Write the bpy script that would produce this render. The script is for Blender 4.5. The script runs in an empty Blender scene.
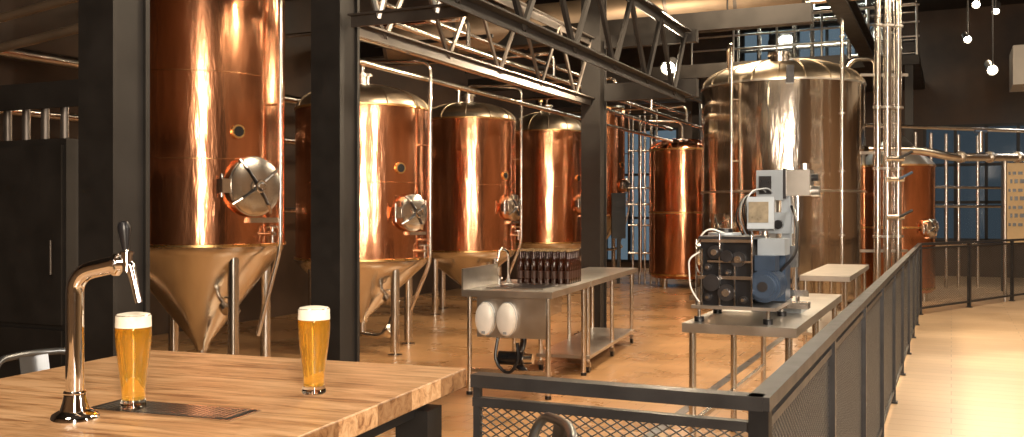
import bpy, math, random, bmesh
from mathutils import Matrix, Vector
random.seed(4)
T=math.radians(24.7)
def UV(u,v): return (u*math.cos(T)+v*math.sin(T), -u*math.sin(T)+v*math.cos(T))
def toUV(x,y): return (x*math.cos(T)-y*math.sin(T), x*math.sin(T)+y*math.cos(T))

# ---------------------------------------------------------------- materials
def newmat(name):
    m=bpy.data.materials.new(name); m.use_nodes=True
    nt=m.node_tree; b=nt.nodes['Principled BSDF']; return m,nt,b
def simple(name,col,metal=0,rough=.5,var=0.12,scale=6,bump=0,stretch=(1,1,1),dist=.02,**kw):
    m,nt,b=newmat(name)
    b.inputs['Metallic'].default_value=metal
    for k,v in kw.items(): b.inputs[k.replace('_',' ')].default_value=v
    tc=nt.nodes.new('ShaderNodeTexCoord'); mp=nt.nodes.new('ShaderNodeMapping'); mp.inputs['Scale'].default_value=stretch
    nz=nt.nodes.new('ShaderNodeTexNoise'); nz.inputs['Scale'].default_value=scale; nz.inputs['Detail'].default_value=4
    nt.links.new(tc.outputs['Object'],mp.inputs['Vector']); nt.links.new(mp.outputs[0],nz.inputs['Vector'])
    cr=nt.nodes.new('ShaderNodeValToRGB')
    cr.color_ramp.elements[0].position=.3; cr.color_ramp.elements[1].position=.7
    cr.color_ramp.elements[0].color=tuple(c*(1-var) for c in col)+(1,)
    cr.color_ramp.elements[1].color=tuple(min(1,c*(1+var)) for c in col)+(1,)
    nt.links.new(nz.outputs['Fac'],cr.inputs[0]); nt.links.new(cr.outputs[0],b.inputs['Base Color'])
    mr=nt.nodes.new('ShaderNodeMapRange'); mr.inputs['To Min'].default_value=rough*.75; mr.inputs['To Max'].default_value=min(1,rough*1.25)
    nt.links.new(nz.outputs['Fac'],mr.inputs['Value']); nt.links.new(mr.outputs[0],b.inputs['Roughness'])
    if bump:
        bp=nt.nodes.new('ShaderNodeBump'); bp.inputs['Strength'].default_value=bump; bp.inputs['Distance'].default_value=dist
        nt.links.new(nz.outputs['Fac'],bp.inputs['Height']); nt.links.new(bp.outputs[0],b.inputs['Normal'])
    return m
COPPER=simple('copper',(.84,.38,.20),1,.18,.18,2.6,.35,(2.4,2.4,.5),.03)
COPPER_D=simple('copper_band',(.60,.30,.14),1,.25)
BRASS=simple('brass',(.80,.52,.22),1,.28)
STEEL=simple('stainless_steel',(.72,.68,.63),1,.22,.1,4,.04,(3,3,.5))
STEELB=simple('stainless_vessel',(.72,.63,.53),1,.13,.14,1.8,.4,(2.4,2.4,.35),.03)
STEELT=simple('stainless_top',(.68,.65,.61),1,.33,.1,5)
CONE=simple('cone_steel',(.74,.69,.62),1,.2,.06,2)
DOME=simple('dome_steel',(.52,.44,.34),1,.35,.15,5)
CHROME=simple('chrome',(.93,.92,.91),1,.05,.03)
BLACKS=simple('black_steel',(.016,.015,.015),.3,.5,.2,8)
COLM=simple('column_paint',(.022,.019,.017),.1,.55,.25,5,.05)
GREYS=simple('grey_truss_steel',(.14,.12,.105),.7,.42,.2,6)
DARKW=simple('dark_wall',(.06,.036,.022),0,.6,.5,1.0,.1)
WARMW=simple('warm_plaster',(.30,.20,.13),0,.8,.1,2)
CEILM=simple('dark_ceiling',(.018,.014,.012),0,.8,.3,2)
SOFF=simple('grey_soffit',(.30,.285,.265),0,.75,.1,3)
DUCT=simple('galvanised_duct',(.30,.22,.15),.75,.45,.15,3)
RUB=simple('black_plastic',(.010,.010,.012),0,.3)
DKMET=simple('dark_machined_metal',(.10,.10,.11),.9,.3,.2)
WHITE=simple('white_plastic',(.85,.83,.78),0,.3,.03)
GREYP=simple('grey_machine_paint',(.36,.40,.44),.3,.38,.08)
BLUEP=simple('blue_motor_paint',(.055,.085,.14),.4,.32,.15)
RAILM=simple('rail_paint',(.035,.034,.036),.4,.42,.2,10)
MESHM=simple('mesh_paint',(.11,.105,.10),.6,.42,.1,10)
FOAM=simple('beer_foam',(.93,.88,.76),0,.8,.04,60,.2)
BOTT=simple('brown_glass',(.030,.008,.003),0,.08,.2,5,Coat_Weight=.6)
LAB=simple('bottle_label',(.05,.02,.012),0,.5)
CAP=simple('bottle_cap',(.30,.20,.10),.8,.3)
POST=simple('poster_paper',(.50,.36,.2),0,.8,.08)
CHAIRM=simple('gunmetal',(.22,.23,.24),.9,.32,.15)
SCREEN=simple('hmi_screen',(.24,.19,.12),0,.3,.3,20)
m,nt,b=newmat('amber_beer'); BEER=m
tc=nt.nodes.new('ShaderNodeTexCoord'); sp=nt.nodes.new('ShaderNodeSeparateXYZ'); nt.links.new(tc.outputs['Object'],sp.inputs[0])
cr=nt.nodes.new('ShaderNodeValToRGB'); mr=nt.nodes.new('ShaderNodeMapRange'); mr.inputs['From Max'].default_value=.2
nt.links.new(sp.outputs['Z'],mr.inputs['Value']); nt.links.new(mr.outputs[0],cr.inputs[0]); nt.links.new(cr.outputs[0],b.inputs['Base Color'])
cr.color_ramp.elements[0].color=(1,.62,.10,1); cr.color_ramp.elements[1].color=(.98,.48,.04,1)
b.inputs['Transmission Weight'].default_value=.8; b.inputs['Roughness'].default_value=.02; b.inputs['IOR'].default_value=1.34
b.inputs['Coat Weight'].default_value=.8; b.inputs['Coat Roughness'].default_value=.02
m,nt,b=newmat('clear_glass'); GLASS=m
b.inputs['Base Color'].default_value=(.97,.97,.95,1); b.inputs['Transmission Weight'].default_value=1; b.inputs['Roughness'].default_value=.01; b.inputs['IOR'].default_value=1.45
def winmat(name,c):
    m,nt,b=newmat(name)
    b.inputs['Base Color'].default_value=c+(1,); b.inputs['Transmission Weight'].default_value=1; b.inputs['Roughness'].default_value=.08; b.inputs['IOR'].default_value=1.1
    return m
WGL=winmat('window_glass',(.75,.85,.9)); WGD=winmat('tinted_window_glass',(.25,.28,.30))
m,nt,b=newmat('lamp_glow'); GLOW=m
b.inputs['Base Color'].default_value=(1,.9,.7,1); b.inputs['Emission Color'].default_value=(1,.85,.6,1); b.inputs['Emission Strength'].default_value=90
# wood
m,nt,b=newmat('oak_tabletop'); WOOD=m
tc=nt.nodes.new('ShaderNodeTexCoord'); mp=nt.nodes.new('ShaderNodeMapping'); mp.inputs['Scale'].default_value=(1.3,12,12)
nz=nt.nodes.new('ShaderNodeTexNoise'); nz.inputs['Scale'].default_value=2.6; nz.inputs['Detail'].default_value=9; nz.inputs['Roughness'].default_value=.7; nz.inputs['Distortion'].default_value=.8
nt.links.new(tc.outputs['Object'],mp.inputs[0]); nt.links.new(mp.outputs[0],nz.inputs['Vector'])
cr=nt.nodes.new('ShaderNodeValToRGB'); e=cr.color_ramp.elements
e[0].position=.34; e[0].color=(.26,.115,.045,1); e[1].position=.62; e[1].color=(.78,.50,.28,1)
e2=e.new(.47); e2.color=(.58,.33,.16,1)
nt.links.new(nz.outputs['Fac'],cr.inputs[0])
br=nt.nodes.new('ShaderNodeTexBrick'); br.inputs['Scale'].default_value=1; br.inputs['Brick Width'].default_value=3.; br.inputs['Row Height'].default_value=.19
br.inputs['Mortar Size'].default_value=.0012; br.inputs['Color1'].default_value=(1,1,1,1); br.inputs['Color2'].default_value=(.88,.86,.84,1); br.inputs['Mortar'].default_value=(.45,.4,.35,1)
nt.links.new(tc.outputs['Object'],br.inputs['Vector'])
mx=nt.nodes.new('ShaderNodeMix'); mx.data_type='RGBA'; mx.blend_type='MULTIPLY'; mx.inputs[0].default_value=1
nt.links.new(cr.outputs[0],mx.inputs[6]); nt.links.new(br.outputs['Color'],mx.inputs[7]); nt.links.new(mx.outputs[2],b.inputs['Base Color'])
b.inputs['Roughness'].default_value=.38
bp=nt.nodes.new('ShaderNodeBump'); bp.inputs['Strength'].default_value=.15; bp.inputs['Distance'].default_value=.004
nt.links.new(nz.outputs['Fac'],bp.inputs['Height']); nt.links.new(bp.outputs[0],b.inputs['Normal'])
# floors
def floormat(name,c1,c2,mort,w,h,ms,rough,sc=1.2,lo=.6):
    m,nt,b=newmat(name)
    tc=nt.nodes.new('ShaderNodeTexCoord')
    br=nt.nodes.new('ShaderNodeTexBrick'); br.inputs['Scale'].default_value=1; br.inputs['Brick Width'].default_value=w; br.inputs['Row Height'].default_value=h
    br.inputs['Mortar Size'].default_value=ms; br.inputs['Color1'].default_value=c1+(1,); br.inputs['Color2'].default_value=c2+(1,); br.inputs['Mortar'].default_value=mort+(1,)
    nt.links.new(tc.outputs['Object'],br.inputs['Vector'])
    nz=nt.nodes.new('ShaderNodeTexNoise'); nz.inputs['Scale'].default_value=sc; nz.inputs['Detail'].default_value=6
    nt.links.new(tc.outputs['Object'],nz.inputs['Vector'])
    cr=nt.nodes.new('ShaderNodeValToRGB'); cr.color_ramp.elements[0].position=.3; cr.color_ramp.elements[0].color=(lo,lo*.96,lo*.92,1); cr.color_ramp.elements[1].position=.7; cr.color_ramp.elements[1].color=(1,1,1,1)
    nt.links.new(nz.outputs['Fac'],cr.inputs[0])
    mx=nt.nodes.new('ShaderNodeMix'); mx.data_type='RGBA'; mx.blend_type='MULTIPLY'; mx.inputs[0].default_value=1
    nt.links.new(br.outputs['Color'],mx.inputs[6]); nt.links.new(cr.outputs[0],mx.inputs[7]); nt.links.new(mx.outputs[2],b.inputs['Base Color'])
    mr=nt.nodes.new('ShaderNodeMapRange'); mr.inputs['To Min'].default_value=rough*.7; mr.inputs['To Max'].default_value=rough*1.3
    nt.links.new(nz.outputs['Fac'],mr.inputs['Value']); nt.links.new(mr.outputs[0],b.inputs['Roughness'])
    return m
FL1=floormat('brewery_floor_tiles',(.50,.29,.135),(.46,.26,.12),(.34,.19,.09),.3,.3,.006,.28)
FL2=floormat('taproom_floor_boards',(.60,.42,.255),(.52,.36,.21),(.38,.26,.16),1.6,.2,.005,.42,.7,.7)

# ---------------------------------------------------------------- geometry builder
class G:
    def __init__(s,name,loc=(0,0,0),rot=0,single=False):
        s.name=name; s.loc=loc; s.rot=rot; s.parts={}; s.M=Matrix.Identity(4)
    def add(s,part,mat,vs,fs):
        key=part
        if key in s.parts and s.parts[key][0] is not mat: key=part+'_'+mat.name
        p=s.parts.setdefault(key,[mat,[],[]]); n=len(p[1])
        for v in vs: p[1].append(tuple(s.M@Vector(v)))
        for f in fs: p[2].append(tuple(i+n for i in f))
    def box(s,part,mat,c,d,rz=0,R=None):
        x,y,z=d[0]/2,d[1]/2,d[2]/2
        m=(R or Matrix.Rotation(rz,4,'Z'))
        vs=[tuple(Vector(c)+m@Vector((a*x,b_*y,e*z))) for a in(-1,1) for b_ in(-1,1) for e in(-1,1)]
        s.add(part,mat,vs,[(0,1,3,2),(4,6,7,5),(0,4,5,1),(2,3,7,6),(0,2,6,4),(1,5,7,3)])
    def boxb(s,part,mat,x0,x1,y0,y1,z0,z1): s.box(part,mat,((x0+x1)/2,(y0+y1)/2,(z0+z1)/2),(x1-x0,y1-y0,z1-z0))
    def rod(s,part,mat,p0,p1,r,r1=None,n=12,cap=True,sq=0):
        p0,p1=Vector(p0),Vector(p1); d=(p1-p0)
        if d.length<1e-6: return
        d.normalize(); a=d.cross(Vector((0,0,1))).normalized() if abs(d.z)<.999 else Vector((1,0,0))
        b_=d.cross(a); r1=r if r1 is None else r1; vs=[];fs=[]
        for (p,rr) in((p0,r),(p1,r1)):
            for i in range(n):
                t=2*math.pi*(i+(.5 if n==4 else 0))/n; vs.append(p+a*math.cos(t)*rr+b_*math.sin(t)*rr)
        for i in range(n): j=(i+1)%n; fs.append((i,j,n+j,n+i))
        if cap: fs.append(tuple(range(n-1,-1,-1))); fs.append(tuple(range(n,2*n)))
        s.add(part,mat,vs,fs)
    def tube(s,part,mat,pts,r,n=10,smooth=True):
        pts=[Vector(p) for p in pts]
        rs=r if isinstance(r,(list,tuple)) else None
        if smooth and len(pts)>2:
            out=[pts[0]]
            for i in range(1,len(pts)-1):
                a,b_,c=pts[i-1],pts[i],pts[i+1]; k=min((a-b_).length,(c-b_).length)*.48
                if not isinstance(smooth,bool): k=min(k,smooth)
                q0=b_+(a-b_).normalized()*k; q1=b_+(c-b_).normalized()*k
                for t in(0,.14,.28,.42,.58,.72,.86,1): out.append(q0*(1-t)**2+b_*2*t*(1-t)+q1*t*t)
            out.append(pts[-1]); pts=out
        vs=[];fs=[];prev=None
        for i,p in enumerate(pts):
            d=(pts[min(i+1,len(pts)-1)]-pts[max(i-1,0)]).normalized()
            if prev is None: a=d.orthogonal().normalized()
            else: a=(prev-d*prev.dot(d)).normalized()
            prev=a; b_=d.cross(a); rr=r if not rs else rs[0]+(rs[1]-rs[0])*i/(len(pts)-1)
            for k in range(n): t=2*math.pi*k/n; vs.append(p+a*math.cos(t)*rr+b_*math.sin(t)*rr)
        for i in range(len(pts)-1):
            for k in range(n): j=(k+1)%n; fs.append((i*n+k,i*n+j,(i+1)*n+j,(i+1)*n+k))
        fs.append(tuple(range(n-1,-1,-1))); L=(len(pts)-1)*n; fs.append(tuple(range(L,L+n)))
        s.add(part,mat,vs,fs)
    def lathe(s,part,mat,prof,c=(0,0,0),n=48,sx=1,sy=1):
        vs=[];fs=[]
        for (r,z) in prof:
            for k in range(n): t=2*math.pi*k/n; vs.append((c[0]+max(r,1e-4)*math.cos(t)*sx,c[1]+max(r,1e-4)*math.sin(t)*sy,c[2]+z))
        for i in range(len(prof)-1):
            for k in range(n): j=(k+1)%n; fs.append((i*n+k,i*n+j,(i+1)*n+j,(i+1)*n+k))
        s.add(part,mat,vs,fs)
    def ring(s,part,mat,c,R,r,n=40,m=8):
        s.lathe(part,mat,[(R+r*math.cos(2*math.pi*k/m),r*math.sin(2*math.pi*k/m)) for k in range(m+1)],c,n)
    def finish(s):
        objs=[]
        for part,(mat,vs,fs) in s.parts.items():
            me=bpy.data.meshes.new(s.name+'_'+part); me.from_pydata([tuple(v) for v in vs],[],fs); me.materials.append(mat)
            bm=bmesh.new(); bm.from_mesh(me); bmesh.ops.recalc_face_normals(bm,faces=bm.faces)
            for f in bm.faces: f.smooth=True
            for e in bm.edges:
                if len(e.link_faces)!=2 or e.calc_face_angle(0)>math.radians(38): e.smooth=False
            bm.to_mesh(me); bm.free()
            objs.append((part,bpy.data.objects.new(part,me)))
        if len(objs)==1:
            o=objs[0][1]; o.name=s.name; o.location=s.loc; o.rotation_euler=(0,0,s.rot); bpy.context.collection.objects.link(o); s.root=o; s.objs=objs; return o
        r=bpy.data.objects.new(s.name,None); r.location=s.loc; r.rotation_euler=(0,0,s.rot); r.empty_display_size=.1
        bpy.context.collection.objects.link(r)
        for p,o in objs: bpy.context.collection.objects.link(o); o.parent=r
        s.root=r; s.objs=objs
        return r

# ---------------------------------------------------------------- room shell (rotated frame)
def room(name,mat,*boxes):
    g=G(name,(0,0,0),-T)
    for bx in boxes: g.boxb(name,mat,*bx)
    return g.finish()
H=6.6; UL=-9.2; UR=9.0; VB=26.0; VF=-4.0
room('floor',FL2,(UL,UR,VF,VB,-.15,0))
room('floor_brewery',FL1,(UL,-.47,2.5,VB,0,.004))
room('ceiling',CEILM,(UL-.2,UR+.2,VF-.2,VB+.2,H,H+.15))
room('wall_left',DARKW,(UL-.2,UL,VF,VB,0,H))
room('wall_right',WARMW,(UR,UR+.2,VF,VB,0,H))
room('wall_front',WARMW,(UL,UR,VF-.2,VF,0,H))
WIN=[(-9.0,-6.9,.2,3.9),(-5.1,-1.5,4.95,6.45),(-.6,5.6,.9,3.7)]
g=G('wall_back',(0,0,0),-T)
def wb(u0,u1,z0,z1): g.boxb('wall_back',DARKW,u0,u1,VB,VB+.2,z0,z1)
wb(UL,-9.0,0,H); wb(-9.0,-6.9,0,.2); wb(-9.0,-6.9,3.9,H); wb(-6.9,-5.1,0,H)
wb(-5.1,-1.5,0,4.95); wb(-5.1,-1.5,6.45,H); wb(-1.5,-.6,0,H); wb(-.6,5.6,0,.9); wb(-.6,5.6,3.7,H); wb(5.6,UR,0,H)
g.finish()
for i,(u0,u1,z0,z1) in enumerate(WIN):
    g=G('window_%d'%(i+1),(0,0,0),-T)
    n=max(1,round((u1-u0)/.7))
    for k in range(n+1):
        u=u0+(u1-u0)*k/n; g.boxb('frame',BLACKS,u-.035,u+.035,VB-.03,VB+.08,z0,z1)
    for z in (z0,z0+(z1-z0)*.33,z0+(z1-z0)*.66,z1): g.boxb('frame',BLACKS,u0-.03,u1+.03,VB-.03,VB+.08,z-.035,z+.035)
    g.boxb('glass',WGD if i==2 else WGL,u0,u1,VB+.03,VB+.04,z0,z1)
    g.finish()
room('ceiling_bulkhead',SOFF,(1.0,UR,19.2,20.4,3.85,4.55))

# ---------------------------------------------------------------- columns & trusses
CU=-4.15
for v in (3.83,5.89,11.53):
    X,Y=UV(CU,v)
    g=G('steel_column',(X,Y,0),-T)
    w=.255
    g.boxb('flange',COLM,-w/2,w/2,-w/2,-w/2+.03,0.004,H); g.boxb('flange',COLM,-w/2,w/2,w/2-.03,w/2,0.004,H)
    g.boxb('web',COLM,-w/2+.02,w/2-.02,-w/2+.03,w/2-.03,0.004,H)
    g.boxb('base_plate',BLACKS,-.2,.2,-.2,.2,0.004,.03)
    for a in(-.16,.16):
        for b_ in(-.16,.16): g.rod('bolt',STEEL,(a,b_,.03),(a,b_,.06),.014,n=6)
    g.finish()
def truss(name,p0,p1,z0,z1,n,cm,dm,ch=.09,dr=.022):
    g=G(name,(0,0,0),-T); p0=Vector((*p0,0)); p1=Vector((*p1,0)); L=(p1-p0)
    ang=math.atan2(L.y,L.x)
    for z in(z0,z1):
        g.box('chord',cm,tuple((p0+p1)/2+Vector((0,0,z+ .04))),(L.length,ch,.014),ang); g.box('chord',cm,tuple((p0+p1)/2+Vector((0,0,z))),(L.length,.014,.09),ang)
    for i in range(n):
        a=p0+L*(i/n); m=p0+L*((i+.5)/n); c=p0+L*((i+1)/n)
        g.rod('web',dm,(a.x,a.y,z1),(m.x,m.y,z0),dr,n=6); g.rod('web',dm,(m.x,m.y,z0),(c.x,c.y,z1),dr,n=6)
    g.finish()
truss('roof_truss',(CU,6.03),(CU,11.4),2.97,3.73,5,GREYS,GREYS,.12)
truss('roof_truss',(-2.95,5.0),(-2.95,11.45),2.95,3.73,6,COLM,COLM,.18,.03)
truss('roof_truss',(CU+.14,5.89),(-3.05,5.89),2.97,3.73,2,GREYS,STEELT,.10)
g=G('roof_beam',(0,0,0),-T)
for (u,z) in((-1.5,4.6),):
    g.boxb('flange',COLM,u-.13,u+.13,2,25.9,z,z+.03); g.boxb('flange',COLM,u-.13,u+.13,2,25.9,z+.3,z+.33); g.boxb('web',COLM,u-.02,u+.02,2,25.9,z+.03,z+.3)
for v in(9,13,17.5,21):
    g.boxb('cross',COLM,-9,-1.65,v-.1,v+.1,4.05,4.3)
g.boxb('cross_header',COLM,CU+.15,-2.82,11.5,11.62,2.98,3.2)
g.boxb('cross_header',COLM,CU+.15,-2.82,11.5,11.62,3.65,3.8)
g.finish()
g=G('ventilation_duct',(0,0,0),-T)
g.rod('duct',DUCT,(-7.8,12.3,4.15),(-2.2,15.2,4.85),.32,n=32)
for k in range(7):
    t=k/6; p=Vector((-7.8,12.3,4.15)).lerp(Vector((-2.2,15.2,4.85)),t); q=p+Vector((5.6,2.9,.7)).normalized()*.05
    g.rod('duct_band',GREYS,p,q,.34,n=32)
g.rod('branch_duct',DUCT,(-5.2,8.2,4.5),(-5.2,11.5,4.5),.2,n=24)
g.finish()

# ---------------------------------------------------------------- copper tanks
def manway(g,ang,R,z,r,full=True):
    d=Vector((math.sin(ang),-math.cos(ang),0)); up=Vector((0,0,1)); sx=up.cross(d)
    M=Matrix(((sx.x,up.x,d.x,d.x*(R-.02)),(sx.y,up.y,d.y,d.y*(R-.02)),(sx.z,up.z,d.z,z),(0,0,0,1)))
    g.M=M
    g.lathe('manway_neck',STEEL,[(r*.96,-.06),(r*.96,.08),(r*1.06,.08),(r*1.06,.10),(r*.9,.105)],n=40)
    g.lathe('manway_door',STEEL,[(r*1.02,.10),(r*1.02,.125),(r*.9,.135),(r*.5,.15),(0,.155)],n=40)
    for a in (.6,.6+math.pi/2,.6+math.pi,.6-math.pi/2):
        g.rod('clamp_arm',DKMET,(0,0,.17),(math.cos(a)*r*.75,math.sin(a)*r*.75,.15),.014,.01,n=8)
        g.rod('clamp_arm',STEEL,(math.cos(a)*r*.75,math.sin(a)*r*.75,.15),(math.cos(a)*r*1.12,math.sin(a)*r*1.12,.11),.016,n=8)
    g.rod('hand_wheel',STEEL,(0,0,.14),(0,0,.2),.02)
    g.ring('hand_wheel',STEEL,(0,0,.2),.05,.009,20,6)
    g.boxb('manway_hinge',STEEL,-r*1.35,-r*.9,-.06,.06,.03,.12)
    g.rod('manway_hinge',STEEL,(-r*1.3,-.1,.09),(-r*1.3,.1,.09),.016)
    g.boxb('manway_hinge',STEEL,-r*.1,r*1.2,-r*1.28,-r*1.1,.02,.07)
    g.M=Matrix.Identity(4)
def tank(X,Y,R,zb,zt,za,zc,ma,mz,mr=.19,top=True,pipe=None,legs=4,la=.0):
    g=G('copper_fermentation_tank',(X,Y,.004),0)
    g.lathe('copper_shell',COPPER,[(R,zb),(R,zt)],n=96)
    nb=2 if zt-zb<2.4 else 4
    for k in range(nb+1):
        z=zb+(zt-zb)*k/nb; q=1 if k in(0,nb) else .4
        g.lathe('rim' if q==1 else 'weld_seam',BRASS if q==1 else COPPER_D,[(R,z-.014*q),(R+.012*q,z-.010*q),(R+.012*q,z+.010*q),(R,z+.014*q)],n=96)
    h=za-zt
    g.lathe('dome',DOME,[(R*1.0,zt)]+[(R*math.cos(t*math.pi/16),zt+h*math.sin(t*math.pi/16)) for t in range(1,9)],n=96)
    for k in range(12):
        a=2*math.pi*k/12; g.tube('dome_rib',DOME,[(R*math.cos(t*math.pi/16)*math.cos(a)*1.003,R*math.cos(t*math.pi/16)*math.sin(a)*1.003,zt+.004+h*math.sin(t*math.pi/16)) for t in range(0,8)],.008,6,False)
    g.rod('top_nozzle',STEEL,(0,0,za-.03),(0,0,za+.1),.09,n=20); g.rod('top_nozzle',STEEL,(0,0,za+.1),(0,0,za+.13),.12,n=20)
    g.lathe('steel_cone',CONE,[(R,zb),(R*.985,zb-.05),(R*.93,zb-.1),(.075,zc),(.06,zc-.06)],n=96)
    g.rod('outlet',STEEL,(0,0,zc-.16),(0,0,zc),.045)
    g.tube('outlet',STEEL,[(0,0,zc-.1),(0,0,zc-.2),(math.sin(ma)*.3,-math.cos(ma)*.3,zc-.2),(math.sin(ma)*.45,-math.cos(ma)*.45,zc-.12)],.03)
    g.rod('butterfly_valve',STEEL,(math.sin(ma)*.40,-math.cos(ma)*.40,zc-.16),(math.sin(ma)*.47,-math.cos(ma)*.47,zc-.1),.06)
    g.rod('valve_lever',RUB,(math.sin(ma)*.42,-math.cos(ma)*.42,zc-.1),(math.sin(ma)*.48,-math.cos(ma)*.38,zc+.06),.012)
    zr=(zb+zc)/2+.02; rr=R*.5
    dx,dy=math.sin(ma-.2),-math.cos(ma-.2)
    g.tube('racking_valve',STEEL,[(dx*rr,dy*rr,zr),(dx*(rr+.2),dy*(rr+.2),zr-.1),(dx*(rr+.2)+.12,dy*(rr+.2),zr-.15)],.022)
    g.rod('racking_valve',STEEL,(dx*(rr+.14),dy*(rr+.14),zr-.10),(dx*(rr+.22),dy*(rr+.22),zr-.14),.045)
    g.ring('racking_valve',STEEL,(dx*(rr+.2),dy*(rr+.2),zr-.02),.04,.008,16,6)
    for k in range(legs):
        a=la+2*math.pi*k/legs; lx,ly=R*.86*math.cos(a),R*.86*math.sin(a)
        g.rod('leg',STEEL,(lx,ly,.05),(lx,ly,zb-.02),.05,n=16); g.rod('leg_foot',STEEL,(lx,ly,0),(lx,ly,.02),.08,n=16); g.rod('leg_foot',STEEL,(lx,ly,.02),(lx,ly,.06),.025)
    manway(g,ma,R,mz,mr)
    d=ma-.15
    g.M=Matrix.Translation((math.sin(d)*R,-math.cos(d)*R,mz+.48))@Matrix.Rotation(d,4,'Z')@Matrix.Rotation(math.pi/2,4,'X')
    g.rod('name_plate',BRASS,(0,0,-.01),(0,0,.02),.06,n=20); g.rod('name_plate_face',RUB,(0,0,.02),(0,0,.024),.045,n=20)
    g.M=Matrix.Identity(4)
    e=ma+.25; px,py=math.sin(e)*R,-math.cos(e)*R
    g.rod('sample_valve',STEEL,(px*.98,py*.98,mz-.42),(px*1.14,py*1.14,mz-.42),.018); g.rod('sample_valve',STEEL,(px*1.1,py*1.1,mz-.5),(px*1.1,py*1.1,mz-.36),.014)
    g.rod('sample_valve',STEEL,(px*1.1-.05,py*1.1,mz-.36),(px*1.1+.05,py*1.1,mz-.36),.01)
    if top:
        q=ma+.35; sx,sy=math.sin(q)*(R+.1),-math.cos(q)*(R+.1)
        g.tube('cip_pipe',STEEL,[(0,0,za+.1),(0,0,za+.28),(sx,sy,za+.22),(sx,sy,mz-.55),(sx*.72,sy*.72,zc+.1)],.022,10,.12)
        q=ma-1.5; sx,sy=math.sin(q)*(R*.4),-math.cos(q)*(R*.4)
        g.rod('pressure_valve',STEEL,(sx,sy,za-.1),(sx,sy,za+.16),.03); g.rod('pressure_valve_cap',BRASS,(sx,sy,za+.16),(sx,sy,za+.22),.04)
    for zz in (mz+.75,mz-.3):
        q=ma+.35; g.rod('pipe_bracket',STEEL,(math.sin(q)*R*.97,-math.cos(q)*R*.97,zz),(math.sin(q)*(R+.11),-math.cos(q)*(R+.11),zz),.012,n=6)
    g.finish()
r=math.radians
tank(-2.90,8.93,.755,1.27,4.3,4.8,.34,r(50),1.79,.25,top=True,la=r(-48))
tank(-1.70,10.85,.745,1.05,2.72,3.0,.38,r(50),1.56,.19,la=r(-48))
tank(-.69,14.9,.745,.98,2.98,3.27,.40,r(60),1.64,.19,la=r(-48))
tank(.67,18.4,.73,1.0,3.1,3.5,.42,r(60),1.73,.19,la=r(-48))
tank(2.15,22.6,.52,1.5,4.0,4.3,.9,r(60),2.2,.15,la=r(-40))

def kettle(name,X,Y,R,z0,z1,za,mat,top,stack=0,cone=False):
    g=G(name,(X,Y,.004),0)
    g.lathe('shell',mat,[(R*.9,z0-.06),(R,z0),(R,z1)],n=96)
    g.lathe('skirt_bottom',STEEL,[(0,z0-.1),(R*.9,z0-.06)],n=72)
    for z in(z0+.02,(z0+z1)/2,z1): g.lathe('band',BRASS if mat is COPPER else STEELT,[(R,z-.018),(R+.012,z-.015),(R+.012,z+.015),(R,z+.018)],n=96)
    h=za-z1
    if cone: prof=[(R*1.02,z1),(R*.98,z1+.04),(R*.18,za),(0,za)]
    else: prof=[(R*math.cos(t*math.pi/16)*1.0,z1+h*math.sin(t*math.pi/16)) for t in range(0,9)]
    g.lathe('dome',top,prof,n=96)
    for k in range(20):
        a=2*math.pi*k/20
        if not cone: g.tube('dome_rib',top,[(R*math.cos(t*math.pi/16)*math.cos(a)*1.003,R*math.cos(t*math.pi/16)*math.sin(a)*1.003,z1+.004+h*math.sin(t*math.pi/16)) for t in range(0,8)],.012,6,False)
    for k in range(4):
        a=.7+math.pi/2*k; g.rod('leg',STEEL,(R*.8*math.cos(a),R*.8*math.sin(a),0),(R*.8*math.cos(a),R*.8*math.sin(a),z0),.06)
    return g
g=kettle('stainless_brew_kettle',4.66,16.5,1.36,.12,3.70,4.17,STEELB,DOME)
g.rod('top_hatch',STEEL,(-.25,-.75,3.9),(-.25,-.75,4.15),.16,n=24); g.rod('top_hatch',STEEL,(-.25,-.75,4.15),(-.25,-.75,4.19),.19,n=24)
g.boxb('control_bracket',DKMET,-.32,-.2,-1.40,-1.36,3.62,3.9)
g.tube('shell_pipe',STEEL,[(-1.0,-.4,3.95),(-1.05,-.5,4.3),(-1.1,-1.0,4.3),(-1.1,-1.0,.6)],.03,10,.12)
g.tube('shell_pipe',STEEL,[(.95,-.3,3.9),(1.1,-.4,4.15),(1.35,-.7,4.1),(1.35,-.7,.3)],.035,10,.12)
for z in(1.2,2.4,3.4): g.rod('pipe_clip',STEEL,(-.93,-.93,z),(-1.1,-1.0,z),.014)
manway(g,r(-58),1.36,1.35,.2)
g.finish()
g=kettle('copper_whirlpool_vessel',3.62,20.3,.70,.25,2.88,3.12,COPPER,COPPER)
manway(g,r(40),.70,1.25,.17); g.tube('shell_pipe',STEEL,[(0,0,3.1),(0,0,3.5),(-.9,-.1,3.5),(-.9,-.1,.3)],.03,10,.15)
g.finish()
g=kettle('copper_mash_tun',6.95,17.3,.66,.2,2.40,2.95,COPPER,STEELT,cone=True)
g.rod('vent_stack',STEEL,(0,0,2.9),(0,0,4.6),.11,n=24)
manway(g,r(30),.66,1.3,.15); g.finish()

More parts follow.
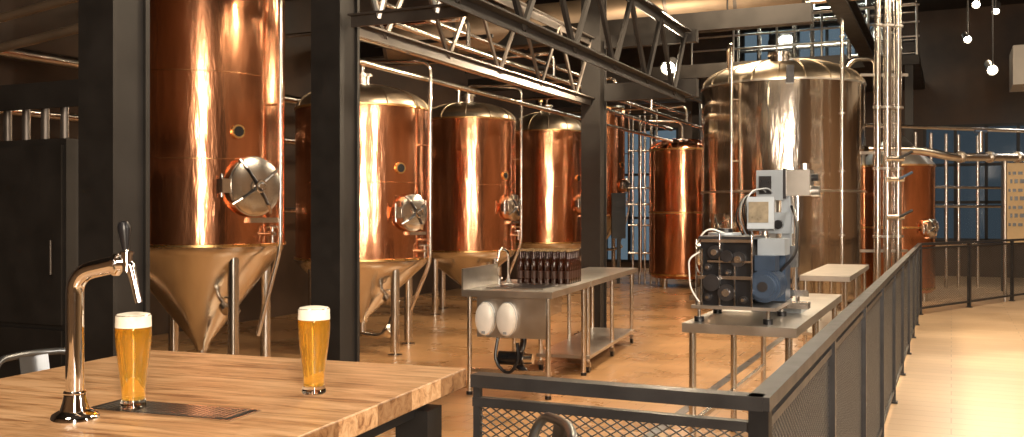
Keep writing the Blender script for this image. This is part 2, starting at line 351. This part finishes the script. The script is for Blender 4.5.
# ---------------------------------------------------------------- pipework
g=G('vertical_process_pipes',(0,0,0),0)
for (x,y,rr,z0,z1) in((5.36,14.0,.045,0.004,6.5),(5.52,14.05,.06,.9,6.5),(5.70,14.1,.05,0.004,6.5),(5.15,14.9,.03,.004,6.5),(5.84,14.6,.03,.5,5)):
    g.rod('pipe',STEEL,(x,y,z0),(x,y,z1),rr,n=20)
    for z in(1.2,2.2,3.1,4.3,5.4):
        if z>z0: g.rod('flange',STEELT,(x,y,z),(x,y,z+.03),rr*1.5,n=20)
for z in(1.0,2.45,3.6): g.box('clamp_rail',STEELT,(5.5,14.12,z),(.7,.04,.04))
for z in(1.5,2.05,2.35): g.rod('valve',STEEL,(5.45,13.9,z),(5.7,13.9,z),.04); g.rod('valve_handle',RUB if z!=2.05 else BLUEP,(5.6,13.82,z),(5.78,13.78,z+.1),.02)
g.tube('pipe',STEEL,[(5.52,14.05,.9),(5.52,14.05,.5),(6.1,14.6,.5)],.05)
g.finish()
g=G('horizontal_process_pipes',(0,0,0),0)
g.tube('pipe',STEEL,[(5.95,16.0,2.62),(6.9,16.1,2.62),(7.4,16.1,2.5),(11,18.2,2.62)],.07,14,.3)
g.tube('pipe',STEEL,[(6.0,16.2,3.05),(11,18.4,3.1)],.035)
for k in range(5): g.rod('flange',STEELT,(7.6+k*.7,16.216+.41*k,2.51+k*.0233),(7.65+k*.7,16.246+.41*k,2.512+k*.0233),.1)
for (x,y) in((8.7,16.85),(10.4,17.85)): g.rod('hanger',STEELT,(x,y,.0),(x,y,2.6),.03)
g.rod('valve',STEEL,(8.0,16.3,2.6),(8.0,16.3,2.95),.04); g.rod('valve_handle',BLUEP,(7.9,16.3,2.95),(8.1,16.3,2.95),.03)
for k,(x,y) in enumerate(((8.6,19.6),(9.0,19.8),(9.35,20),(8.2,19.4),(9.9,20.3))): g.rod('riser',STEEL,(x,y,0),(x,y,3.2),.035)
for z in(.9,1.7,2.1): g.rod('pipe',STEEL,(8.0,19.3,z),(11,20.8,z),.03)
g.finish()
g=G('overhead_process_pipes',(0,0,0),-T)
for (u,z,rr,v0,v1) in((-5.3,3.05,.03,7.9,20),(-5.45,3.35,.04,7.9,20),(-4.9,3.55,.025,7.5,19),(-4.65,3.3,.03,7.5,20),(-4.8,3.9,.03,7.5,20),(-8.7,2.6,.05,6,24),(-8.7,3.2,.07,6,24),(-8.8,1.6,.04,6,24)):
    g.rod('pipe',STEEL,(u,v0,z),(u,v1,z),rr,n=12)
for v in(9.6,12,14.5,16.4,18.8):
    g.box('hanger',BLACKS,(-5.6,v+.3,3.6),(1.6,.04,.04))
    g.tube('branch_pipe',STEEL,[(-4.65,v-.6,3.3),(-4.65,v-.6,3.62),(-7.5,v-.6,3.62)],.025,8,.12)
for z,v,u1 in((4.75,15.0,.2),(5.0,15.3,.2),(4.5,19.0,-1.8)): g.rod('pipe',STEEL,(-5.5,v,z),(u1,v,z),.04,n=12)
g.finish()
g=G('pipe_manifold',(0,0,0),0)
for k,x in enumerate((2.75,2.88,3.0,2.62,3.12)):
    g.rod('pipe',STEEL,(x,20.6+.1*(k%2),.004),(x,20.6+.1*(k%2),3.7+.1*(k%3)),.028)
for z in(.7,1.3,1.75,2.1,2.9): g.rod('pipe',STEEL,(2.5,20.55,z),(3.2,20.55,z),.022); g.rod('valve',STEEL,(2.75,20.48,z-.06),(2.75,20.48,z+.06),.05); g.rod('valve',STEEL,(3.0,20.48,z+.1),(3.0,20.48,z+.2),.05)
g.boxb('control_panel',BLACKS,2.2,2.5,21.0,21.2,1.0,2.0)
g.boxb('control_panel',BLACKS,2.32,2.38,21.05,21.15,.004,1.0)
g.finish()
g=G('mezzanine_catwalk',(0,0,0),-T)
g.boxb('deck',COLM,-5.5,-.6,21.5,VB-.04,4.65,4.85)
for u in(-5.3,-.8): g.boxb('support_post',COLM,u-.08,u+.08,21.55,21.71,.004,4.65)
for z in(5.25,5.55,5.9): g.rod('guard_rail',STEELT,(-5.4,21.6,z),(-.6,21.6,z),.022)
for k in range(6): g.rod('guard_post',STEELT,(-5.4+k*.95,21.6,4.85),(-5.4+k*.95,21.6,5.92),.025)
for z,v in((6.1,22.4),(5.95,22.6),(6.3,23.2),(5.1,22.9),(5.5,23.5)): g.rod('pipe',STEEL,(-5,v,z),(-.7,v,z),.05)
for u in(-4.6,-4.1,-3.3,-2.9,-2.1,-1.7,-1.1): g.rod('riser_pipe',STEEL,(u,22.8,4.85),(u,22.8,6.55),.05)
for u in(-3.7,-1.4):
    g.lathe('small_tank',STEEL,[(0,0),(.35,.0),(.38,.05),(.38,.9),(.3,1.05),(0,1.12)],(u,23.9,4.85))
g.finish()

# ---------------------------------------------------------------- railing
g=G('mesh_railing',(0,0,0),-T)
CUu,CV=-.438,2.45
def mesh_panel(p0,p1,z0,z1,sp=.036,th=.0035):
    p0=Vector((*p0,0)); p1=Vector((*p1,0)); L=(p1-p0).length; d=(p1-p0)/L; Hh=z1-z0; k=.62
    w=Hh/k
    n=int((L+w)/sp)
    for sgn in(1,-1):
        for i in range(n+1):
            s0=-w+i*sp; s1=s0+w; a0,a1=max(0,s0),min(L,s1)
            if a1-a0<.005: continue
            za=(a0-s0)*k; zb=(a1-s0)*k
            if sgn<0: za,zb=Hh-za,Hh-zb
            A=p0+d*a0; B=p0+d*a1
            g.rod('mesh',MESHM,(A.x,A.y,z0+za),(B.x,B.y,z0+zb),th,n=4,cap=False)
def rail_run(p0,p1,nseg,sp=.036,th=.0026,lastpost=True):
    a=Vector((*p0,0)); b_=Vector((*p1,0)); L=(b_-a); ang=math.atan2(L.y,L.x); mid=(a+b_)/2
    for z,h,w in((1.082,.036,.055),(1.02,.025,.03),(.10,.03,.03)):
        g.box('top_rail' if z>1.05 else 'frame_bar',RAILM,(mid.x,mid.y,z),(L.length+(.05 if lastpost else .02),w,h),ang)
    for i in range(nseg+1):
        ww=.05 if (i<nseg or lastpost) else .02
        p=a+L*(i/nseg); g.box('post',RAILM,(p.x,p.y,.537),(ww,ww,1.058),ang); g.box('post_base',RAILM,(p.x,p.y,.010),(.08,.08,.012),ang)
    for i in range(nseg):
        mesh_panel((a+L*(i/nseg))[:2],(a+L*((i+1)/nseg))[:2],.115,1.008,sp,th)
rail_run((CUu,CV),(-1.235,CV),1,lastpost=False)
rail_run((CUu,CV),(CUu,15.9),9)
fx,fy=UV(CUu,15.9)
rail_run((CUu,15.9),toUV(fx+3.9,fy+3.4),3,.06)
g.finish()

# ---------------------------------------------------------------- bar table
TR=math.radians(19.2)
g=G('bar_table',(-.135,2.835,0),-TR)
g.boxb('top',WOOD,-1.16,0,-2.3,0,1.045,1.10)
g.boxb('apron',BLACKS,-1.08,-.09,-2.22,-.09,.98,1.045)
for (x,y) in((-.10,-.12),(-1.05,-.14),(-.12,-2.15),(-1.05,-2.15)): g.boxb('leg',BLACKS,x-.05,x+.05,y-.05,y+.05,0,1.0)
g.finish()
o=[o for p,o in g.objs if p=='top'][0]; bv=o.modifiers.new('bevel','BEVEL'); bv.width=.004; bv.segments=2
g=G('drip_tray',(-.79,2.225,1.10),-TR)
g.boxb('frame',STEEL,-.20,.20,-.06,.06,0.0005,.003)
g.boxb('recess',BLACKS,-.192,.192,-.052,.052,.003,.0035)
for i in range(26): g.boxb('grill',STEEL,-.184+i*.0142,-.184+i*.0142+.008,-.05,.05,.0035,.005)
g.finish()
g=G('beer_tap',(-.975,2.13,1.10),math.radians(-4))
g.lathe('base',CHROME,[(0,.0),(.052,.0),(.052,.006),(.047,.014),(.032,.022),(.026,.04),(.023,.055)],n=40)
g.tube('tower',CHROME,[(0,0,.04),(0,0,.325),(.09,0,.345)],.0195,28,.11)
g.ring('collar',CHROME,(0,0,.06),.0205,.004,32)
ox=-.018; oz=-.014
g.M=Matrix.Translation((.088,0,.345))@Matrix.Rotation(math.pi/2,4,'Y')
g.lathe('faucet_collar',CHROME,[(.019,0),(.025,.003),(.025,.012),(.016,.015),(.014,.028)],n=28); g.M=Matrix.Translation((ox,0,oz))
g.tube('spout',CHROME,[(.12,0,.361),(.145,0,.361),(.152,0,.33),(.165,0,.275)],[.013,.008],16,.03)
g.rod('faucet_body',CHROME,(.137,0,.345),(.137,0,.385),.013,n=20); g.lathe('faucet_body',CHROME,[(0,0),(.016,.002),(.016,.007),(.006,.010),(.005,.016)],(.137,0,.380),20)
g.M=Matrix.Translation((.135+ox,0,.392+oz))@Matrix.Rotation(-.08,4,'Y')
g.lathe('handle',RUB,[(0,0),(.007,.0),(.009,.012),(.0135,.044),(.014,.052),(.010,.062),(0,.065)],n=24)
g.finish()
def beer(X,Y,z):
    g=G('beer_glass',(X,Y,z),0)
    P=[(.030,.0),(.031,.006),(.0255,.024),(.0265,.04),(.031,.08),(.0365,.12),(.040,.155),(.041,.175),(.040,.195),(.0395,.222)]
    def rr(h):
        for (r0,z0),(r1,z1) in zip(P,P[1:]):
            if z0<=h<=z1: return r0+(r1-r0)*(h-z0)/(z1-z0)
        return P[-1][0]
    g.lathe('glass_foot',GLASS,[(0,0.0005),(.029,.0005),(.031,.004),(.030,.010),(.0262,.020),(0,.020)],n=40)
    hs=[.0205+i*(.188-.0205)/18 for i in range(19)]
    g.lathe('beer',BEER,[(0,.0205)]+[(rr(h),h) for h in hs]+[(0,.188)],n=40)
    hs=[.1885+i*(.214-.1885)/5 for i in range(6)]
    g.lathe('foam',FOAM,[(0,.1888)]+[(rr(h)+.0002,h+.0005) for h in hs]+[(.036,.219),(.02,.222),(0,.223)],n=40)
    g.ring('glass_rim',GLASS,(0,0,.217),.0395,.0012,40,6)
    g.finish()
beer(-.886,2.235,1.105); beer(-.506,2.44,1.10)

def chair(X,Y,rot,h=1.08,seat=.74):
    g=G('metal_bar_chair',(X,Y,0),rot)
    g.boxb('seat',CHAIRM,-.18,.18,-.18,.18,seat-.02,seat)
    g.boxb('seat',CHAIRM,-.185,.185,-.185,-.175,seat-.05,seat-.005); g.boxb('seat',CHAIRM,-.185,.185,.175,.185,seat-.05,seat-.005)
    for a in(-1,1):
        for b_ in(-1,1): g.rod('leg',CHAIRM,(a*.17,b_*.17,seat-.02),(a*.20,b_*.20,0),.02,.014,n=8)
    z=.3;k=.185
    for a in(-1,1):
        g.rod('foot_rest',CHAIRM,(a*k,-k,z),(a*k,k,z),.012); g.rod('foot_rest',CHAIRM,(-k,a*k,z),(k,a*k,z),.012)
    pts=[(-.17,.16,seat),(-.165,.19,h-.05),(-.13,.21,h),(0,.235,h+.005),(.13,.21,h),(.165,.19,h-.05),(.17,.16,seat)]
    g.tube('back_frame',CHAIRM,pts,.012,10,.06)
    vs=[];fs=[]
    for i in range(7):
        t=-1+i/3
        for zz,y in((seat,.17),(h,.228)): vs.append((t*.055,y-abs(t)*.01,zz))
    for i in range(6): fs.append((2*i,2*i+2,2*i+3,2*i+1))
    g.add('back_splat',CHAIRM,vs,fs)
    g.finish()
    for p,o in g.objs:
        if p.startswith('back_s'):
            m=o.modifiers.new('s','SOLIDIFY'); m.thickness=.003
chair(-1.50,3.26,math.radians(60),h=1.06)
chair(-.10,2.14,math.radians(-78),h=1.07)

# ---------------------------------------------------------------- machine table + labeller
def steel_table(name,loc,rot,x0,x1,y0,y1,zt,shelf=None,casters=False,nleg=2,up=None):
    g=G(name,loc,rot)
    g.boxb('top',STEELT,x0,x1,y0,y1,zt-.012,zt)
    g.boxb('edge',STEELT,x0,x1,y0,y0+.012,zt-.055,zt-.012); g.boxb('edge',STEELT,x0,x1,y1-.012,y1,zt-.055,zt-.012)
    g.boxb('edge',STEELT,x0,x0+.012,y0+.012,y1-.012,zt-.055,zt-.012); g.boxb('edge',STEELT,x1-.012,x1,y0+.012,y1-.012,zt-.055,zt-.012)
    zb=.1 if casters else .02
    for i in range(nleg):
        y=y0+.06+(y1-y0-.12)*i/(nleg-1)
        for x in(x0+.05,x1-.05):
            g.rod('leg',STEEL,(x,y,zb),(x,y,zt-.012),.022,n=14)
            if casters:
                g.rod('caster',RUB,(x-.015,y+.02,.04),(x+.015,y+.02,.04),.04,n=20); g.box('caster_fork',STEEL,(x,y+.01,.075),(.045,.05,.04))
            else: g.rod('foot',RUB,(x,y,.001),(x,y,.03),.028,n=14)
    if shelf: g.boxb('shelf',STEELT,x0+.02,x1-.02,y0+.02,y1-.02,shelf-.03,shelf)
    return g
X,Y=UV(-1.13,6.4)
g=steel_table('stainless_work_table',(X,Y,.004),-T,-.33,.33,-.8,1.7,.9,nleg=3)
g.boxb('brace',STEEL,-.29,.29,-.75,-.72,.28,.31); g.boxb('brace',STEEL,-.29,-.26,-.74,1.6,.28,.31)
g.finish()
X2,Y2=UV(-1.2,11.6)
g=steel_table('stainless_side_table',(X2,Y2,.004),-T,-.25,.25,-1.2,1.3,.9,.3,nleg=3); g.finish()

g=G('bottle_labelling_machine',(X,Y,.9045),-T)
for a in(-.26,.15):
    for b_ in(-.66,-.16): g.rod('foot',RUB,(a,b_,0),(a,b_,.03),.03); g.rod('foot_stem',STEEL,(a,b_,.03),(a,b_,.08),.01)
g.boxb('base_plate',STEELT,-.30,.20,-.7,-.1,.08,.10)
for y in(-.66,-.42,-.16): g.boxb('side_plate',RUB,-.25,.05,y-.012,y+.012,.10,.50)
g.boxb('housing',DKMET,-.22,.02,-.62,-.18,.28,.46)
for (x,z,rr) in((-.20,.15,.022),(-.09,.18,.05),(.01,.14,.022),(-.20,.33,.02),(-.16,.42,.04),(-.02,.38,.045),(-.08,.30,.018)):
    g.rod('roller',DKMET,(x,-.70,z),(x,-.14,z),rr,n=20); g.rod('roller_cap',STEEL,(x,-.715,z),(x,-.70,z),rr*.45,n=16)
for x,z,h in((-.26,.26,.02),(-.2,.36,.012),(-.24,.48,.018)): g.boxb('tie_bar',STEEL,x,.06,-.70,-.68,z,z+h)
for x,z in((-.27,.50),(-.235,.44),(-.13,.53),(-.04,.34),(.06,.53)): g.rod('shaft',CHROME,(x,-.69,.10),(x,-.69,z),.007)
for k in range(8): g.boxb('guide_finger',STEEL,-.33,-.25,-.62+k*.06,-.61+k*.06,.12+.02*(k%3),.15+.04*(k%2))
g.rod('side_wheel',STEEL,(-.30,-.5,.40),(-.27,-.5,.40),.07,n=24); g.rod('side_wheel_hub',RUB,(-.32,-.5,.40),(-.30,-.5,.40),.03,n=16)
g.rod('chain_wheel',DKMET,(-.08,-.74,.40),(-.08,-.72,.40),.035,n=24); g.rod('chain_wheel',DKMET,(-.17,-.74,.24),(-.17,-.72,.24),.05,n=24)
g.boxb('top_plate',DKMET,-.26,.07,-.68,-.14,.50,.515)
g.lathe('label_reel',GREYP,[(.03,0),(.10,0),(.10,.015),(.03,.015)],(-.14,-.5,.52),36); g.lathe('reel_hub',RUB,[(0,.0),(.05,0),(.05,.04),(0,.04)],(-.14,-.5,.52),24)
g.rod('motor',BLUEP,(.12,-.64,.22),(.12,-.34,.22),.085,n=28)
for k in range(9): g.rod('motor_fin',BLUEP,(.12,-.62+k*.03,.22),(.12,-.61+k*.03,.22),.097,n=28)
g.boxb('motor_box',BLUEP,.06,.18,-.60,-.44,.31,.40)
g.rod('motor_cap',BLUEP,(.12,-.67,.22),(.12,-.64,.22),.07,n=28); g.rod('motor_badge',DKMET,(.12,-.675,.22),(.12,-.67,.22),.03,n=28)
g.boxb('gearbox',BLUEP,.05,.20,-.34,-.14,.11,.46); g.boxb('gearbox_cover',GREYP,.06,.22,-.50,-.30,.40,.50)
Rm=Matrix.Rotation(.12,4,'Z')@Matrix.Rotation(-.15,4,'X')
g.box('hmi_box',GREYP,(.05,-.33,.65),(.16,.10,.20),R=Rm); g.box('hmi_screen',SCREEN,(.045,-.385,.66),(.12,.012,.13),R=Rm)
g.rod('hmi_arm',STEEL,(.06,-.25,.5),(.06,-.25,.62),.02)
g.boxb('tower_base',GREYP,-.08,.24,.05,.5,0,.04)
g.boxb('tower_column',STEELT,.0,.07,.12,.22,.04,.86); g.boxb('tower_column_rail',GREYP,.10,.16,.14,.2,.04,.80)
g.rod('tower_screw',CHROME,(.20,.17,.04),(.20,.17,.82),.014); g.rod('tower_screw',CHROME,(-.04,.17,.04),(-.04,.17,.80),.012)
g.boxb('tower_head',GREYP,-.05,.12,.06,.3,.74,.94); g.boxb('tower_head_end',STEELT,.14,.29,.08,.28,.77,.94)
g.boxb('head_panel',DKMET,-.03,.05,.05,.06,.78,.90); g.boxb('head_flange',DKMET,.12,.14,.07,.29,.75,.95)
g.rod('head_cylinder',STEELT,(.25,.1,.94),(.25,.1,.98),.035); g.rod('head_cylinder',STEELT,(.29,.18,.80),(.34,.18,.80),.035); g.rod('head_knob',RUB,(.29,.18,.89),(.33,.18,.89),.025)
g.boxb('carriage',GREYP,-.03,.18,.06,.14,.52,.66); g.boxb('carriage_plate',STEEL,.02,.22,.05,.12,.30,.44); g.boxb('carriage_back',DKMET,-.06,.02,.08,.16,.2,.5)
g.rod('carriage_knob',RUB,(.1,.0,.58),(.1,.06,.58),.03); g.rod('pneumatic_cylinder',CHROME,(.05,.03,.14),(.05,.03,.48),.025); g.rod('pneumatic_cylinder',CHROME,(.16,.03,.1),(.16,.03,.3),.03)
g.boxb('conveyor_guide',STEEL,-.3,.3,-.06,-.04,.12,.16); g.boxb('conveyor_bed',STEEL,-.28,.30,-.08,.04,.04,.08)
for k in range(4):
    dx=.02*k
    g.tube('cable' if k%2 else 'black_cable',GREYP if k%2 else RUB,[(-.06+dx,-.3,.50),(-.12+dx,-.3,.62+dx),(-.10+dx,-.2,.74+dx),(-.02+dx,.0,.82),(.0+dx,.08,.78)],.005,6,.12)
g.tube('air_hose',WHITE,[(-.25,-.7,.42),(-.31,-.72,.38),(-.30,-.72,.2),(-.25,-.7,.12)],.005,6,.08)
g.tube('air_hose',WHITE,[(-.1,-.55,.52),(-.22,-.6,.57),(-.29,-.6,.48),(-.29,-.6,.3),(-.22,-.6,.25)],.005,6,.08)
g.tube('black_cable',RUB,[(.18,-.4,.3),(.26,-.3,.4),(.24,-.1,.6),(.18,.05,.7)],.01,6,.1)
g.finish()

# ---------------------------------------------------------------- sink bench and bottle cart
SR=math.radians(18.2)
g=steel_table('stainless_sink_bench',(.33,7.9,.004),-SR,-.80,0,.0,1.35,.9,nleg=2)
g.boxb('splash_back',STEELT,-.80,-.785,.0,.9,.9,1.08)
g.boxb('basin',STEEL,-.68,-.12,.2,.75,.66,.888); g.boxb('basin_inside',DKMET,-.64,-.16,.24,.71,.9,.903)
g.boxb('basin_rim',STEEL,-.66,-.14,.22,.24,.9,.91); g.boxb('basin_rim',STEEL,-.66,-.14,.71,.73,.9,.91)
g.boxb('front_panel',STEELT,-.68,-.05,.05,.062,.50,.84)
g.tube('faucet',CHROME,[(-.66,.85,.9),(-.66,.85,1.2),(-.66,.6,1.24),(-.66,.52,1.12)],.014,12,.1); g.rod('faucet',CHROME,(-.66,.85,.9),(-.66,.85,.94),.025); g.rod('faucet',CHROME,(-.7,.7,.9),(-.7,.7,.98),.018)
g.tube('drain_pipe',RUB,[(-.4,.5,.66),(-.4,.5,.35),(-.4,.15,.3),(-.25,.12,.2),(-.25,.12,.05)],.03)
g.tube('hose',RUB,[(-.5,.08,.5),(-.52,.04,.3),(-.4,.04,.18),(-.3,.04,.3),(-.32,.06,.46)],.014,8,.1)
g.rod('pump',RUB,(-.5,.12,.32),(-.28,.12,.32),.06); g.rod('pump_head',STEEL,(-.28,.12,.32),(-.2,.12,.32),.045)
g.boxb('frame_rail',STEEL,-.74,-.02,.045,.075,.2,.23)
for x in(-.59,-.40):
    g.M=Matrix.Translation((x,.05,.66))@Matrix.Rotation(math.pi/2,4,'X')
    g.lathe('filter_housing',WHITE,[(.084,0),(.084,.05),(.078,.075),(.055,.09),(.02,.095),(0,.095)],n=36,sy=1.7)
    g.lathe('filter_seam',GREYP,[(.084,.028),(.087,.03),(.087,.035),(.084,.037)],n=36,sy=1.7)
    g.box('filter_tab',GREYP,(0,-.11,.075),(.03,.02,.03))
    g.M=Matrix.Identity(4)
g.finish()
g=steel_table('bottle_cart',(.33,7.9,.004),-SR,-.58,0.0,1.40,3.72,.9,.17,True,3); g.finish()
g=G('beer_bottles',(.33,7.9,.9045),-SR)
bp_=[(0,.0),(.029,.0),(.0305,.005),(.0305,.17),(.029,.19),(.017,.225),(.0125,.25),(.012,.292),(.014,.294),(.014,.302),(0,.304)]
cp_=[(.0,.314),(.012,.314),(.015,.304),(.015,.298)]
for i in range(8):
    for j in range(7):
        c=(-.56+i*.065,.90+j*.065,0); g.lathe('glass',BOTT,bp_,c,14); g.lathe('caps',CAP,cp_,c,10); g.lathe('labels',LAB,[(.0309,.05),(.0309,.12)],c,14)
g.finish()
room('floor_drain',DKMET,(-1.95,-1.87,6.0,15.5,.004,.008))

# ---------------------------------------------------------------- dark cabinets left
g=G('black_steel_cabinets',(0,0,0),-T)
v0=4.0
for k in range(4):
    u1=-4.72-k*.62; u0=u1-.6
    g.boxb('carcass',COLM,u0,u1,v0,v0+.38,.05,2.0); g.boxb('door_panel',COLM,u0+.02,u1-.02,v0-.02,v0,.9,1.96); g.boxb('door_panel',COLM,u0+.02,u1-.02,v0-.02,v0,.1,.87)
    g.rod('door_handle',GREYS,(u1-.07,v0-.05,1.2),(u1-.07,v0-.05,1.4),.008)
    g.boxb('plinth',BLACKS,u0,u1,v0+.03,v0+.36,0.004,.05)
g.boxb('beam',COLM,-7.3,-4.72,v0+.1,v0+.3,2.30,2.36); g.boxb('beam',COLM,-7.3,-4.72,v0+.1,v0+.12,2.2,2.3)
for k in range(14): g.rod('conduit',GREYS,(-4.8-k*.17,v0+.2,2.0),(-4.8-k*.17,v0+.2,2.3),.025)
for u in(-4.75,-7.27): g.boxb('conduit_post',COLM,u-.03,u+.03,v0+.3,v0+.36,2.0,4.4)
for k in range(9): g.rod('slanted_conduit',DUCT,(-7.2,v0+.33,2.5+.2*k),(-4.75,v0+.33,2.75+.2*k),.03)
g.finish()

g=G('wall_poster',(0,0,0),-T)
px,py=toUV(10.05,18.9)
g.boxb('board',POST,px-.28,px+.4,py-.01,py+.01,.95,2.55)
for k in range(7):
    xx=px-.2+.03*(k%2)
    for j in range(5-(k%2)):
        w=.04+.02*((k*3+j)%3); g.boxb('lettering',RUB,xx,xx+w,py-.014,py-.01,2.32-k*.17,2.38-k*.17+.02*(k%2)); xx+=w+.035
g.boxb('post',BLACKS,px-.33,px-.29,py,py+.04,0,2.6); g.boxb('post',BLACKS,px+.41,px+.45,py,py+.04,0,2.6)
g.finish()

# ---------------------------------------------------------------- lights & fixtures
def spot_fixture(x,y,z,tx,ty,tz,power,size=1.2,hang=1.0,col=(1,.80,.55),k=1.0):
    g=G('track_spotlight',(x,y,z),0)
    d=(Vector((tx,ty,tz))-Vector((x,y,z))).normalized()
    g.rod('can',BLACKS,-d*.24*k,d*.0,.05*k,.065*k,n=20,cap=False); g.rod('can_back',BLACKS,-d*.25*k,-d*.24*k,.05*k,n=20); g.rod('lens',GLOW,-d*.03,-d*.02,.055*k,n=20)
    g.rod('yoke',BLACKS,(0,0,0.05),(0,0,hang),.012); g.finish()
    L=bpy.data.lights.new('spot','SPOT'); L.energy=power; L.spot_size=size; L.spot_blend=.6; L.color=col; L.shadow_soft_size=.06
    o=bpy.data.objects.new('spot_lamp',L); o.location=Vector((x,y,z))+d*.05; o.rotation_euler=d.to_track_quat('-Z','Y').to_euler(); bpy.context.collection.objects.link(o)
def area(x,y,z,tx,ty,tz,sx,sy,power,col=(1,.77,.51)):
    L=bpy.data.lights.new('area','AREA'); L.shape='RECTANGLE'; L.size=sx; L.size_y=sy; L.energy=power; L.color=col
    o=bpy.data.objects.new('area_lamp',L); o.location=(x,y,z); d=(Vector((tx,ty,tz))-Vector((x,y,z))); o.rotation_euler=d.to_track_quat('-Z','Y').to_euler(); bpy.context.collection.objects.link(o)
for v,u in((7.5,-2.2),(12,-2.4),(17,-3.6)):  # overhead area lights, unseen, added for ambient light and copper reflections
    x,y=UV(u,v); area(x,y,5.6,x,y,0,.9,.9,285)
x,y=UV(1.8,8); area(x,y,5.6,x,y,0,1.5,3,330,(1,.79,.55))
x,y=UV(2.2,15); area(x,y,5.6,x,y,0,1.5,3,360,(1,.79,.55))
# tall unseen area lights added camera-side for vertical highlights on the tanks
area(.9,-2.2,2.7,.5,12,2.0,.40,3.2,440,(1,.84,.66))
area(3.6,1.5,2.9,1.5,13,2.0,.28,3.0,270,(1,.88,.74))
area(-1.6,.6,3.9,-.7,2.3,1.1,.8,.8,42,(1,.86,.68))
spot_fixture(1.96,12.0,3.38,.2,7,1.4,420,2.2,.5,k=1.4)
for (x,y,z,tx,ty,k) in((7.16,15.0,4.28,6,9,.9),(7.55,15.0,3.8,6.2,9,1.25),(7.4,14.8,4.95,7.5,10,.9),(7.9,15.6,4.85,5,12,.9),(7.0,14.4,4.7,3.5,7,.9)):
    spot_fixture(x,y,z,tx,ty,0.5,200,1.2,5.70-z,k=k)
spot_fixture(3.0,13.3,4.2,.2,17.5,1.8,340,1.0,.4)
spot_fixture(3.6,12.8,4.6,4.4,16,2.2,340,1.0,.4)
spot_fixture(-.4,7.2,3.9,-2.7,9,1.9,260,1.2,.4)
spot_fixture(.4,8.6,3.95,-1.5,10.8,1.7,300,1.2,.4)
spot_fixture(1.2,10.6,4.1,-.6,14.8,1.9,340,1.1,.4)
x,y=UV(-3,23); area(x,y,6.45,x,y,4.8,3,.4,130,(.9,.95,.85))
x,y=UV(-5.5,24.5); area(x,y,4.3,x,y,0,2,1,120,(1,.85,.65))
x,y=UV(3,21.5); area(x,y,4.4,x,y,0,4,.5,100,(.95,.88,.8))
g=G('light_track',(0,0,0),0); g.rod('track',BLACKS,(6.8,13.6,5.80),(9,17.5,5.80),.03,n=4); g.finish()

w=bpy.data.worlds.new('world'); bpy.context.scene.world=w; w.use_nodes=True
bg=w.node_tree.nodes['Background']; bg.inputs[0].default_value=(.40,.50,.58,1); bg.inputs[1].default_value=.32

cam=bpy.data.cameras.new('camera'); co=bpy.data.objects.new('camera',cam); bpy.context.collection.objects.link(co)
co.location=(0,0,1.56); co.rotation_euler=(math.pi/2,0,0); cam.sensor_width=36; cam.lens=955/1024*36; cam.shift_y=-5.5/1024; cam.clip_end=100
bpy.context.scene.camera=co
bpy.context.scene.view_settings.view_transform='Standard'
